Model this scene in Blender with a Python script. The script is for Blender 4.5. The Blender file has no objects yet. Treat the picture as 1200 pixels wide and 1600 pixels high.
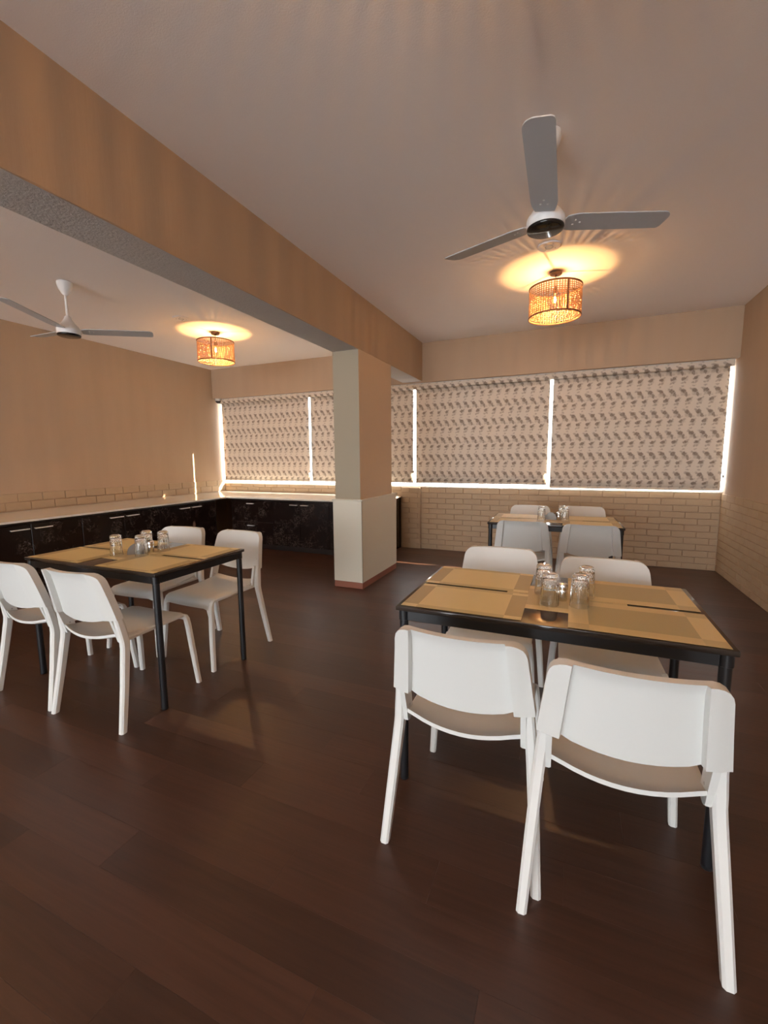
import bpy, bmesh, math, random
from mathutils import Vector, Matrix
random.seed(7)
SC = bpy.context.scene
COL = SC.collection

# ------------------------------------------------------------------ camera
F_PX, PITCH, YAW, ROLL, CAM_H = 676.94, -0.123, 0.4063, -0.008, 1.328
fw = Vector((-math.sin(YAW)*math.cos(PITCH), math.cos(YAW)*math.cos(PITCH), math.sin(PITCH)))
rt = fw.cross(Vector((0, 0, 1))).normalized()
up = rt.cross(fw)
r2 = rt*math.cos(ROLL) + up*math.sin(ROLL)
u2 = -rt*math.sin(ROLL) + up*math.cos(ROLL)
cam_d = bpy.data.cameras.new('camera')
cam_d.sensor_fit = 'VERTICAL'
cam_d.sensor_height = 36.0
cam_d.lens = F_PX/1600*36.0
cam_d.clip_start = 0.02
cam = bpy.data.objects.new('camera', cam_d)
COL.objects.link(cam)
cam.matrix_world = Matrix(((r2.x, u2.x, -fw.x, 0), (r2.y, u2.y, -fw.y, 0), (r2.z, u2.z, -fw.z, CAM_H), (0, 0, 0, 1)))
SC.camera = cam

# ------------------------------------------------------------------ light
SC.view_settings.view_transform = 'Standard'
SC.view_settings.look = 'None'
SC.view_settings.gamma = 1.0
SC.view_settings.use_curve_mapping = False
SC.view_settings.exposure = 0.14
SC.cycles.use_denoising = True

WORLD_STRENGTH = 10.5
world = bpy.data.worlds.new('sky')
SC.world = world
world.use_nodes = True
bg = world.node_tree.nodes['Background']
bg.inputs[0].default_value = (0.93, 0.97, 1.0, 1)
bg.inputs[1].default_value = WORLD_STRENGTH

sun_d = bpy.data.lights.new('sun', 'SUN')
sun_d.energy = 65.0
sun_d.angle = math.radians(0.5)
sun_d.color = (1.0, 0.84, 0.58)
sun = bpy.data.objects.new('sun', sun_d)
COL.objects.link(sun)
sun.rotation_euler = Vector((-1.85, -0.64, -0.66)).to_track_quat('-Z', 'Y').to_euler()

# (cool daylight also enters through the open entrance in wall_front, behind the camera)
BULB_STRENGTH = 4600.0

# ------------------------------------------------------------------ room numbers
XL, XR, YB, YR = -5.69, 1.593, 6.03, -6.5
H, H2 = 2.88, 2.845
XB0, XB1, ZB = -2.212, -1.922, 2.374
YLIN, ZLIN, ZSILL = 5.83, 2.360, 0.925
ZC, CFX, CFY = 0.774, -4.747, 5.055

# ------------------------------------------------------------------ materials
MATS = {}
def newmat(name):
    m = bpy.data.materials.new(name)
    m.use_nodes = True
    MATS[name] = m
    nt = m.node_tree
    return m, nt, nt.nodes['Principled BSDF']

def N(nt, kind, **kw):
    n = nt.nodes.new(kind)
    for k, v in kw.items():
        setattr(n, k, v)
    return n

def setin(n, **kw):
    for k, v in kw.items():
        n.inputs[k].default_value = v

def math_node(nt, op, a, b=None, clamp=False):
    n = nt.nodes.new('ShaderNodeMath')
    n.operation = op
    n.use_clamp = clamp
    for i, v in enumerate((a, b)):
        if v is None:
            continue
        if isinstance(v, (int, float)):
            n.inputs[i].default_value = v
        else:
            nt.links.new(v, n.inputs[i])
    return n.outputs[0]

def mix_rgb(nt, fac, a, b):
    n = nt.nodes.new('ShaderNodeMix')
    n.data_type = 'RGBA'
    if isinstance(fac, (int, float)):
        n.inputs[0].default_value = fac
    else:
        nt.links.new(fac, n.inputs[0])
    for i, v in ((6, a), (7, b)):
        if isinstance(v, tuple):
            n.inputs[i].default_value = (v[0], v[1], v[2], 1)
        else:
            nt.links.new(v, n.inputs[i])
    return n.outputs[2]

def plain(name, col, rough=0.5, metal=0.0, spec=0.5, bump=0.0, bscale=60, var=0.0, coat=0.0, stretch=None):
    m, nt, b = newmat(name)
    b.inputs['Base Color'].default_value = (*col, 1)
    b.inputs['Roughness'].default_value = rough
    b.inputs['Metallic'].default_value = metal
    b.inputs['Specular IOR Level'].default_value = spec
    b.inputs['Coat Weight'].default_value = coat
    if bump or var:
        tc = N(nt, 'ShaderNodeTexCoord')
        mp = N(nt, 'ShaderNodeMapping')
        if stretch:
            mp.inputs['Scale'].default_value = stretch
        nt.links.new(tc.outputs['Object'], mp.inputs[0])
        no = N(nt, 'ShaderNodeTexNoise')
        setin(no, Scale=bscale, Detail=4.0, Roughness=0.6)
        nt.links.new(mp.outputs[0], no.inputs['Vector'])
        if bump:
            bp = N(nt, 'ShaderNodeBump')
            setin(bp, Strength=bump, Distance=0.01)
            nt.links.new(no.outputs[0], bp.inputs['Height'])
            nt.links.new(bp.outputs[0], b.inputs['Normal'])
        if var:
            no2 = N(nt, 'ShaderNodeTexNoise')
            setin(no2, Scale=bscale*0.12, Detail=3.0)
            nt.links.new(mp.outputs[0], no2.inputs['Vector'])
            dark = tuple(c*(1-var) for c in col)
            lite = tuple(min(1, c*(1+var)) for c in col)
            nt.links.new(mix_rgb(nt, no2.outputs[0], dark, lite), b.inputs['Base Color'])
    return m

plain('wall_paint', (0.445, 0.318, 0.218), 0.72, bump=0.12, bscale=38, var=0.085, stretch=(1, 1, 0.12))
plain('brick_paint', (0.43, 0.315, 0.205), 0.62, bump=0.25, bscale=70, var=0.05)
plain('ceiling_paint', (0.90, 0.85, 0.835), 0.85, bump=0.12, bscale=150)
plain('rough_plaster', (0.56, 0.53, 0.51), 0.9, bump=0.5, bscale=60, var=0.03)
plain('column_paint_lit', (0.60, 0.455, 0.325), 0.65, bump=0.08, bscale=40)  # column cream lightened, lamp and window light put into the colour
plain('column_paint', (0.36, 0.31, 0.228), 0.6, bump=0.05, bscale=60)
plain('plinth_panel', (0.70, 0.665, 0.56), 0.45)
plain('red_skirting', (0.30, 0.115, 0.075), 0.5, var=0.15, bscale=30)
plain('joint_dark', (0.10, 0.055, 0.04), 0.8)
plain('white_plastic', (0.69, 0.70, 0.68), 0.42, bump=0.03, bscale=400)
plain('white_metal', (0.74, 0.745, 0.725), 0.35)
plain('black_metal', (0.012, 0.013, 0.016), 0.38)
plain('black_top', (0.035, 0.028, 0.024), 0.10)
plain('screw_steel', (0.45, 0.45, 0.45), 0.3, metal=1)
plain('chrome', (0.75, 0.75, 0.75), 0.12, metal=1)
plain('dark_steel', (0.22, 0.20, 0.18), 0.28, metal=1)
plain('fan_white', (0.80, 0.81, 0.82), 0.35)
plain('fan_grey', (0.50, 0.52, 0.55), 0.45)
plain('fan_black', (0.01, 0.01, 0.011), 0.10)
plain('bronze', (0.10, 0.065, 0.045), 0.45, metal=0.6)
plain('rim_brown', (0.20, 0.085, 0.04), 0.6)
plain('window_frame_white', (0.85, 0.86, 0.87), 0.4)
plain('sill_marble', (0.86, 0.85, 0.82), 0.25)
plain('counter_marble', (0.80, 0.77, 0.71), 0.10, var=0.04, bscale=20)
plain('handle_metal', (0.80, 0.80, 0.80), 0.3, metal=0.35)
plain('cabinet_carcass', (0.016, 0.010, 0.008), 0.35)
plain('dark_plastic', (0.02, 0.02, 0.022), 0.3)
plain('paper', (0.85, 0.84, 0.80), 0.8)

def make_glass(name, col=(1, 1, 1), rough=0.0):
    m, nt, b = newmat(name)
    b.inputs['Base Color'].default_value = (*col, 1)
    b.inputs['Roughness'].default_value = rough
    b.inputs['IOR'].default_value = 1.48
    b.inputs['Transmission Weight'].default_value = 1.0
    return m
make_glass('tumbler_glass', (0.97, 0.98, 0.97))

def thin_glass(name):
    m, nt, b = newmat(name)
    nt.nodes.remove(b)
    out = nt.nodes['Material Output']
    tr = N(nt, 'ShaderNodeBsdfTransparent')
    gl = N(nt, 'ShaderNodeBsdfGlossy')
    gl.inputs['Roughness'].default_value = 0.02
    fr = N(nt, 'ShaderNodeFresnel')
    fr.inputs[0].default_value = 1.5
    mx = N(nt, 'ShaderNodeMixShader')
    ge = N(nt, 'ShaderNodeNewGeometry')
    nt.links.new(math_node(nt, 'MULTIPLY', fr.outputs[0], math_node(nt, 'SUBTRACT', 1.0, ge.outputs['Backfacing'])), mx.inputs[0])
    nt.links.new(tr.outputs[0], mx.inputs[1])
    nt.links.new(gl.outputs[0], mx.inputs[2])
    nt.links.new(mx.outputs[0], out.inputs[0])
thin_glass('window_glass')

def bulb_mat():
    m, nt, b = newmat('bulb_glow')
    b.inputs['Base Color'].default_value = (1, 0.8, 0.5, 1)
    b.inputs['Emission Color'].default_value = (1.0, 0.52, 0.18, 1)
    b.inputs['Emission Strength'].default_value = BULB_STRENGTH
bulb_mat()

def cane_mat():
    m, nt, b = newmat('woven_cane')
    b.inputs['Base Color'].default_value = (0.62, 0.36, 0.17, 1)
    b.inputs['Roughness'].default_value = 0.6
    out = nt.nodes['Material Output']
    tl = N(nt, 'ShaderNodeBsdfTranslucent')
    tl.inputs[0].default_value = (0.75, 0.40, 0.16, 1)
    mx = N(nt, 'ShaderNodeMixShader')
    mx.inputs[0].default_value = 0.35
    nt.links.new(b.outputs[0], mx.inputs[1])
    nt.links.new(tl.outputs[0], mx.inputs[2])
    nt.links.new(mx.outputs[0], out.inputs[0])
cane_mat()

def plank_mat(name, per_island):
    m, nt, b = newmat(name)
    geo = N(nt, 'ShaderNodeNewGeometry')
    if per_island:
        rnd = geo.outputs['Random Per Island']
    else:
        rnd = N(nt, 'ShaderNodeObjectInfo').outputs['Random']
    off = N(nt, 'ShaderNodeCombineXYZ')
    nt.links.new(math_node(nt, 'MULTIPLY', rnd, 37.0), off.inputs[0])
    nt.links.new(math_node(nt, 'MULTIPLY', rnd, 91.0), off.inputs[2])
    add = N(nt, 'ShaderNodeVectorMath', operation='ADD')
    nt.links.new(geo.outputs['Position'], add.inputs[0])
    nt.links.new(off.outputs[0], add.inputs[1])
    mp = N(nt, 'ShaderNodeMapping')
    mp.inputs['Scale'].default_value = (1.1, 26.0, 1.0)
    nt.links.new(add.outputs[0], mp.inputs[0])
    grain = N(nt, 'ShaderNodeTexNoise')
    setin(grain, Scale=2.0, Detail=7.0, Roughness=0.62, Distortion=0.6)
    nt.links.new(mp.outputs[0], grain.inputs['Vector'])
    mp2 = N(nt, 'ShaderNodeMapping')
    mp2.inputs['Scale'].default_value = (1.2, 4.0, 1.0)
    nt.links.new(add.outputs[0], mp2.inputs[0])
    cloud = N(nt, 'ShaderNodeTexNoise')
    setin(cloud, Scale=1.6, Detail=3.0)
    nt.links.new(mp2.outputs[0], cloud.inputs['Vector'])
    c1 = mix_rgb(nt, grain.outputs[0], (0.004, 0.0018, 0.0013), (0.108, 0.048, 0.030))
    c2 = mix_rgb(nt, cloud.outputs[0], (0.024, 0.0115, 0.008), (0.078, 0.034, 0.021))
    c3 = mix_rgb(nt, 0.5, c1, c2)
    hs = N(nt, 'ShaderNodeHueSaturation')
    nt.links.new(math_node(nt, 'ADD', math_node(nt, 'MULTIPLY', rnd, 0.56), 0.92), hs.inputs['Value'])
    nt.links.new(c3, hs.inputs['Color'])
    nt.links.new(hs.outputs[0], b.inputs['Base Color'])
    rr = math_node(nt, 'ADD', math_node(nt, 'MULTIPLY', grain.outputs[0], 0.22), 0.26)
    nt.links.new(rr, b.inputs['Roughness'])
    b.inputs['Specular IOR Level'].default_value = 0.5
    bp = N(nt, 'ShaderNodeBump')
    setin(bp, Strength=0.16, Distance=0.004)
    nt.links.new(grain.outputs[0], bp.inputs['Height'])
    nt.links.new(bp.outputs[0], b.inputs['Normal'])
plank_mat('floor_plank', False)
plank_mat('floor_plank_far', True)

def cabinet_mat():
    m, nt, b = newmat('dark_marble_laminate')
    tc = N(nt, 'ShaderNodeNewGeometry')
    no = N(nt, 'ShaderNodeTexNoise')
    setin(no, Scale=3.5, Detail=5.0, Roughness=0.65)
    nt.links.new(tc.outputs['Position'], no.inputs['Vector'])
    vm = N(nt, 'ShaderNodeVectorMath', operation='MULTIPLY_ADD')
    nt.links.new(no.outputs['Color'], vm.inputs[0])
    vm.inputs[1].default_value = (0.9, 0.9, 0.9)
    nt.links.new(tc.outputs['Position'], vm.inputs[2])
    vo = N(nt, 'ShaderNodeTexVoronoi', feature='DISTANCE_TO_EDGE')
    setin(vo, Scale=10.5)
    nt.links.new(vm.outputs[0], vo.inputs['Vector'])
    ve = math_node(nt, 'SUBTRACT', 1.0, math_node(nt, 'MULTIPLY', vo.outputs['Distance'], 26.0, True), True)
    no2 = N(nt, 'ShaderNodeTexNoise')
    setin(no2, Scale=7.0, Detail=2.0)
    nt.links.new(tc.outputs['Position'], no2.inputs['Vector'])
    msk = math_node(nt, 'MULTIPLY', math_node(nt, 'SUBTRACT', no2.outputs[0], 0.47), 6.0, True)
    fac = math_node(nt, 'MULTIPLY', ve, msk, True)
    base = mix_rgb(nt, no.outputs[0], (0.004, 0.0022, 0.002), (0.020, 0.010, 0.0085))
    nt.links.new(mix_rgb(nt, math_node(nt, 'MULTIPLY', fac, 0.5), base, (0.30, 0.25, 0.22)), b.inputs['Base Color'])
    b.inputs['Roughness'].default_value = 0.18
cabinet_mat()

def blind_mat():
    m, nt, b = newmat('floral_blind_fabric')
    geo = N(nt, 'ShaderNodeNewGeometry')
    no = N(nt, 'ShaderNodeTexNoise')
    setin(no, Scale=42.0, Detail=3.0)
    nt.links.new(geo.outputs['Position'], no.inputs['Vector'])
    sx = N(nt, 'ShaderNodeSeparateXYZ')
    nt.links.new(geo.outputs['Position'], sx.inputs[0])
    sn = N(nt, 'ShaderNodeSeparateColor')
    nt.links.new(no.outputs['Color'], sn.inputs[0])
    CW, CH = 0.108, 0.236
    gx = math_node(nt, 'ADD', math_node(nt, 'DIVIDE', sx.outputs[0], CW), math_node(nt, 'MULTIPLY', math_node(nt, 'SUBTRACT', sn.outputs[0], 0.5), 0.42))
    gz = math_node(nt, 'ADD', math_node(nt, 'DIVIDE', sx.outputs[2], CH), math_node(nt, 'MULTIPLY', math_node(nt, 'SUBTRACT', sn.outputs[1], 0.5), 0.16))
    row = math_node(nt, 'FLOOR', gz)
    gx = math_node(nt, 'ADD', gx, math_node(nt, 'MULTIPLY', row, -0.5))
    fx = math_node(nt, 'FRACT', gx)
    fz = math_node(nt, 'SUBTRACT', gz, row)
    # sprig of each repeat: (x, z, rx, rz, tilt, depth) in cell units, x of CW and z of CH
    blobs = [(0.50, 0.74, 0.20, 0.080, -0.5, 1.0), (0.26, 0.82, 0.17, 0.048, -0.6, 0.6), (0.80, 0.57, 0.11, 0.105, 0.3, 0.9),
             (0.68, 0.66, 0.17, 0.045, -0.6, 0.65), (0.02, 0.31, 0.20, 0.062, 0.45, 1.0), (0.22, 0.38, 0.15, 0.042, 0.5, 0.6),
             (0.08, 0.14, 0.13, 0.048, 0.5, 0.65), (0.84, 0.11, 0.11, 0.042, 0.5, 0.6), (0.42, 0.97, 0.13, 0.045, 0.2, 0.55),
             (0.60, 0.62, 0.26, 0.10, -0.6, 0.5), (0.10, 0.26, 0.22, 0.08, 0.4, 0.45), (0.45, 0.55, 0.14, 0.05, 0.5, 0.45), (0.05, 0.52, 0.12, 0.045, 0.2, 0.42)]
    total = None
    for (bx, bz, rx, rz, t, d) in blobs:
        dx = math_node(nt, 'SUBTRACT', fx, bx)
        dx = math_node(nt, 'SUBTRACT', dx, math_node(nt, 'ROUND', dx))
        dz = math_node(nt, 'SUBTRACT', fz, bz)
        kx, kz = CW/CW, CH/CW
        dzm = math_node(nt, 'MULTIPLY', dz, kz)
        a = math_node(nt, 'ADD', math_node(nt, 'MULTIPLY', dx, math.cos(t)), math_node(nt, 'MULTIPLY', dzm, math.sin(t)))
        c = math_node(nt, 'SUBTRACT', math_node(nt, 'MULTIPLY', dzm, math.cos(t)), math_node(nt, 'MULTIPLY', dx, math.sin(t)))
        e = math_node(nt, 'ADD', math_node(nt, 'POWER', math_node(nt, 'ABSOLUTE', math_node(nt, 'DIVIDE', a, rx)), 2.0),
                      math_node(nt, 'POWER', math_node(nt, 'ABSOLUTE', math_node(nt, 'DIVIDE', c, rz*kz)), 2.0))
        v = math_node(nt, 'MULTIPLY', math_node(nt, 'SUBTRACT', 1.9, e), 1.0*d, True)
        v = math_node(nt, 'MULTIPLY', v, d)
        total = v if total is None else math_node(nt, 'MAXIMUM', total, v)
    no3 = N(nt, 'ShaderNodeTexNoise')
    setin(no3, Scale=120.0, Detail=2.0)
    nt.links.new(geo.outputs['Position'], no3.inputs['Vector'])
    fac = math_node(nt, 'MULTIPLY', total, math_node(nt, 'ADD', math_node(nt, 'MULTIPLY', no3.outputs[0], 0.9), 0.45), True)
    col = mix_rgb(nt, math_node(nt, 'MULTIPLY', fac, 0.85), (0.72, 0.63, 0.535), (0.18, 0.12, 0.085))
    nt.links.new(col, b.inputs['Base Color'])
    b.inputs['Roughness'].default_value = 0.85
    tl = N(nt, 'ShaderNodeBsdfTranslucent')
    hs = N(nt, 'ShaderNodeHueSaturation')
    hs.inputs['Value'].default_value = 0.9
    nt.links.new(col, hs.inputs['Color'])
    nt.links.new(hs.outputs[0], tl.inputs[0])
    mx = N(nt, 'ShaderNodeMixShader')
    mx.inputs[0].default_value = 0.055
    nt.links.new(b.outputs[0], mx.inputs[1])
    nt.links.new(tl.outputs[0], mx.inputs[2])
    nt.links.new(mx.outputs[0], nt.nodes['Material Output'].inputs[0])
blind_mat()

def mat_mat(name, field, side, end, corner, w, h, bw, bh):
    """woven vinyl place mat: central field, side bands, end bands, corners"""
    m, nt, b = newmat(name)
    tc = N(nt, 'ShaderNodeTexCoord')
    sx = N(nt, 'ShaderNodeSeparateXYZ')
    nt.links.new(tc.outputs['Object'], sx.inputs[0])
    ax = math_node(nt, 'ABSOLUTE', sx.outputs[0])
    ay = math_node(nt, 'ABSOLUTE', sx.outputs[1])
    inx = math_node(nt, 'GREATER_THAN', ax, w/2-bw)
    iny = math_node(nt, 'GREATER_THAN', ay, h/2-bh)
    c = mix_rgb(nt, inx, field, end)
    c2 = mix_rgb(nt, inx, side, corner)
    c = mix_rgb(nt, iny, c, c2)
    w1 = N(nt, 'ShaderNodeTexWave', wave_type='BANDS', bands_direction='X')
    setin(w1, Scale=95.0)
    w2 = N(nt, 'ShaderNodeTexWave', wave_type='BANDS', bands_direction='Y')
    setin(w2, Scale=95.0)
    nt.links.new(tc.outputs['Object'], w1.inputs[0])
    nt.links.new(tc.outputs['Object'], w2.inputs[0])
    wv = math_node(nt, 'MULTIPLY', w1.outputs['Fac'], w2.outputs['Fac'])
    hs = N(nt, 'ShaderNodeHueSaturation')
    nt.links.new(math_node(nt, 'ADD', math_node(nt, 'MULTIPLY', wv, 0.3), 0.85), hs.inputs['Value'])
    nt.links.new(c, hs.inputs['Color'])
    nt.links.new(hs.outputs[0], b.inputs['Base Color'])
    b.inputs['Roughness'].default_value = 0.42
    bp = N(nt, 'ShaderNodeBump')
    setin(bp, Strength=0.25, Distance=0.0015)
    nt.links.new(wv, bp.inputs['Height'])
    nt.links.new(bp.outputs[0], b.inputs['Normal'])
MW, MH = 0.456, 0.314
mat_mat('mat_pale_field', (0.76, 0.60, 0.27), (0.58, 0.45, 0.19), (0.48, 0.35, 0.14), (0.78, 0.62, 0.29), MW, MH, 0.062, 0.030)
mat_mat('mat_dark_field', (0.46, 0.355, 0.15), (0.68, 0.51, 0.225), (0.72, 0.55, 0.25), (0.57, 0.43, 0.19), MW, MH, 0.066, 0.052)
mat_mat('mat_centre', (0.54, 0.40, 0.17), (0.75, 0.57, 0.26), (0.62, 0.46, 0.20), (0.68, 0.52, 0.23), MW, MH, 0.05, 0.045)

# ------------------------------------------------------------------ mesh helpers
def link(o, parent=None):
    COL.objects.link(o)
    if parent is not None:
        o.parent = parent
    return o

def finish(name, bm, mat, parent=None, smooth=None, loc=None):
    bmesh.ops.recalc_face_normals(bm, faces=bm.faces)
    me = bpy.data.meshes.new(name)
    bm.to_mesh(me)
    bm.free()
    for m in (mat if isinstance(mat, (list, tuple)) else [mat]):
        me.materials.append(MATS[m])
    if smooth is not None:
        for f in me.polygons:
            f.use_smooth = True
        me.set_sharp_from_angle(angle=math.radians(smooth))
    o = bpy.data.objects.new(name, me)
    if loc is not None:
        o.location = loc
    return link(o, parent)

def box(bm, x0, x1, y0, y1, z0, z1, bevel=0.0, seg=1):
    vs = [bm.verts.new((x, y, z)) for x in (x0, x1) for y in (y0, y1) for z in (z0, z1)]
    idx = [(0, 1, 3, 2), (4, 6, 7, 5), (0, 4, 5, 1), (2, 3, 7, 6), (0, 2, 6, 4), (1, 5, 7, 3)]
    fs = [bm.faces.new([vs[i] for i in f]) for f in idx]
    if bevel:
        es = list({e for f in fs for e in f.edges})
        bmesh.ops.bevel(bm, geom=es, offset=bevel, segments=seg, affect='EDGES', profile=0.5)
    return fs

def B(name, x0, x1, y0, y1, z0, z1, mat, parent=None, bevel=0.0, seg=1):
    bm = bmesh.new()
    box(bm, x0, x1, y0, y1, z0, z1, bevel, seg)
    return finish(name, bm, mat, parent, smooth=30 if seg > 1 else None)

def lathe(bm, prof, n=32, c=(0, 0, 0), axis='Z', cap=True):
    """revolve (r, h) pairs about Z; zero radius ends close to a point"""
    rings = []
    for (r, h) in prof:
        if r < 1e-6:
            rings.append([bm.verts.new((c[0], c[1], c[2]+h))])
        else:
            rings.append([bm.verts.new((c[0]+r*math.cos(2*math.pi*i/n), c[1]+r*math.sin(2*math.pi*i/n), c[2]+h)) for i in range(n)])
    for a, b in zip(rings, rings[1:]):
        if len(a) == 1 and len(b) == 1:
            continue
        for i in range(n):
            j = (i+1) % n
            if len(a) == 1:
                bm.faces.new((a[0], b[i], b[j]))
            elif len(b) == 1:
                bm.faces.new((a[i], a[j], b[0]))
            else:
                bm.faces.new((a[i], a[j], b[j], b[i]))
    if cap:
        for rg in (rings[0], rings[-1]):
            if len(rg) > 2:
                bm.faces.new(rg)

def tube(bm, pts, radii, n=8, cap=True):
    """sweep a circle along points"""
    pts = [Vector(p) for p in pts]
    rings = []
    for i, p in enumerate(pts):
        t = (pts[min(i+1, len(pts)-1)] - pts[max(i-1, 0)]).normalized()
        a = t.cross(Vector((0, 0, 1)))
        if a.length < 1e-4:
            a = Vector((1, 0, 0))
        a.normalize()
        b = t.cross(a)
        r = radii[i] if isinstance(radii, (list, tuple)) else radii
        rings.append([bm.verts.new(p + a*r*math.cos(2*math.pi*k/n) + b*r*math.sin(2*math.pi*k/n)) for k in range(n)])
    for a, b in zip(rings, rings[1:]):
        for i in range(n):
            j = (i+1) % n
            bm.faces.new((a[i], a[j], b[j], b[i]))
    if cap:
        bm.faces.new(rings[0])
        bm.faces.new(rings[-1])

def sweep_rect(bm, pts, sizes, ch=0.006):
    """sweep a chamfered rectangle (x width, y depth) through points of a mostly vertical post"""
    rings = []
    for (px, py, pz), (w, d) in zip(pts, sizes):
        w, d = w/2, d/2
        ring = [(-w+ch, -d), (w-ch, -d), (w, -d+ch), (w, d-ch), (w-ch, d), (-w+ch, d), (-w, d-ch), (-w, -d+ch)]
        rings.append([bm.verts.new((px+a, py+b, pz)) for a, b in ring])
    for a, b in zip(rings, rings[1:]):
        for i in range(8):
            j = (i+1) % 8
            bm.faces.new((a[i], a[j], b[j], b[i]))
    bm.faces.new(rings[0])
    bm.faces.new(rings[-1])

def prism(bm, outline, z0, z1):
    lo = [bm.verts.new((x, y, z0)) for x, y in outline]
    hi = [bm.verts.new((x, y, z1)) for x, y in outline]
    n = len(outline)
    bm.faces.new(lo)
    bm.faces.new(hi)
    for i in range(n):
        j = (i+1) % n
        bm.faces.new((lo[i], lo[j], hi[j], hi[i]))

def tag(o, label, cat=None, group=None, kind=None):
    if label:
        o['label'] = label
    if cat:
        o['category'] = cat
    if group:
        o['group'] = group
    if kind:
        o['kind'] = kind
    return o

def thing(name, loc, label, cat, group=None, rz=0.0):
    o = bpy.data.objects.new(name, None)
    o.empty_display_size = 0.1
    link(o)
    o.location = loc
    o.rotation_euler = (0, 0, rz)
    return tag(o, label, cat, group)

def struct(o, label=None):
    o['kind'] = 'structure'
    if label:
        o['label'] = label
    return o

def copy_tree(o, parent=None):
    c = o.copy()
    COL.objects.link(c)
    if parent is not None:
        c.parent = parent
    for ch in list(o.children):
        copy_tree(ch, c)
    return c

def part(name, src, parent, loc, rot=None):
    """another object that shares the mesh of src"""
    o = bpy.data.objects.new(name, src)
    o.location = loc
    if rot:
        o.rotation_euler = rot
    return link(o, parent)

# ------------------------------------------------------------------ floor: slab and planks
floor = struct(B('floor', XL-0.2, XR+0.2, YR-0.2, YB+0.25, -0.12, -0.0035, 'joint_dark'), 'dark brown wood plank floor')
PL, PWID, GAP, CHM = 1.22, 0.152, 0.00025, 0.00015
def plank_verts(L, W):
    l, w = L/2-GAP, W/2-GAP
    v = [(-l, -w, -0.0035), (l, -w, -0.0035), (l, w, -0.0035), (-l, w, -0.0035)]
    v += [(-l, -w, -CHM*0.6), (l, -w, -CHM*0.6), (l, w, -CHM*0.6), (-l, w, -CHM*0.6)]
    l, w = l-CHM, w-CHM
    v += [(-l, -w, 0), (l, -w, 0), (l, w, 0), (-l, w, 0)]
    f = [(8, 9, 10, 11)]
    for a in (0, 4):
        for i in range(4):
            j = (i+1) % 4
            f.append((a+i, a+j, a+4+j, a+4+i))
    return v, f
plank_cache = {}
def plank_mesh(L, W):
    k = (round(L, 3), round(W, 3))
    if k not in plank_cache:
        v, f = plank_verts(L, W)
        me = bpy.data.meshes.new('plank')
        me.from_pydata(v, [], f)
        me.materials.append(MATS['floor_plank'])
        plank_cache[k] = me
    return plank_cache[k]
far_v, far_f = [], []
y = YR
row = 0
phase = [0.0, 0.62, 0.31, 0.93, 0.155, 0.775, 0.465]
while y < YB-0.001:
    w = min(PWID, YB-y)
    x = XL - PL*((phase[row % 7]) % 1.0)
    while x < XR-0.001:
        a, b = max(x, XL), min(x+PL, XR)
        if b-a > 0.02:
            cx, cy = (a+b)/2, y+w/2
            if cy > 0.05:
                part('plank', plank_mesh(b-a, w), floor, (cx, cy, 0))
            else:
                v, f = plank_verts(b-a, w)
                o = len(far_v)
                far_v += [(p[0]+cx, p[1]+cy, p[2]) for p in v]
                far_f += [tuple(i+o for i in q) for q in f]
        x += PL
    y += PWID
    row += 1
me = bpy.data.meshes.new('planks')
me.from_pydata(far_v, [], far_f)
me.materials.append(MATS['floor_plank_far'])
fp = link(bpy.data.objects.new('planks', me), floor)
fp['kind'] = 'stuff'

# ------------------------------------------------------------------ walls, ceiling, beam, column
T = 0.22
bm = bmesh.new()
box(bm, XL-T, XR+T, YB, YB+T, -0.1, ZSILL-0.02)          # parapet under the windows
box(bm, XL-T, XR+T, YLIN, YB+T, ZLIN, H+0.1)             # lintel over the windows
wall_back = struct(finish('wall_back', bm, 'wall_paint'), 'cream back wall with brick-faced parapet below the windows')
wall_left = struct(B('wall_left', XL-T, XL, YR-T, YB, -0.1, H+0.1, 'wall_paint'), 'long plain cream wall above the counter')
wall_right = struct(B('wall_right', XR, XR+T, YR-T, YB, -0.1, H+0.1, 'wall_paint'), 'cream wall with brick-faced dado at the window corner')
bm = bmesh.new()
box(bm, XL-T, -4.70, YR-T, YR, -0.1, H+0.1)
box(bm, 1.20, XR+T, YR-T, YR, -0.1, H+0.1)
box(bm, -4.70, 1.20, YR-T, YR, 2.6, H+0.1)
wall_front = struct(finish('wall_front', bm, 'wall_paint'), 'cream wall around the glazed entrance')
bm = bmesh.new()
box(bm, XB1-0.02, XR+T, YR-T, YB+T, H, H+0.12)
ceiling = struct(finish('ceiling', bm, 'ceiling_paint'), 'off-white ceiling')
bm = bmesh.new()
box(bm, XL-T, XB0+0.02, YR-T, YB+T, H2, H2+0.155)
ceiling_left = struct(finish('ceiling_side_bay', bm, 'ceiling_paint'), 'off-white ceiling of the counter bay')
bm = bmesh.new()
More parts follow.
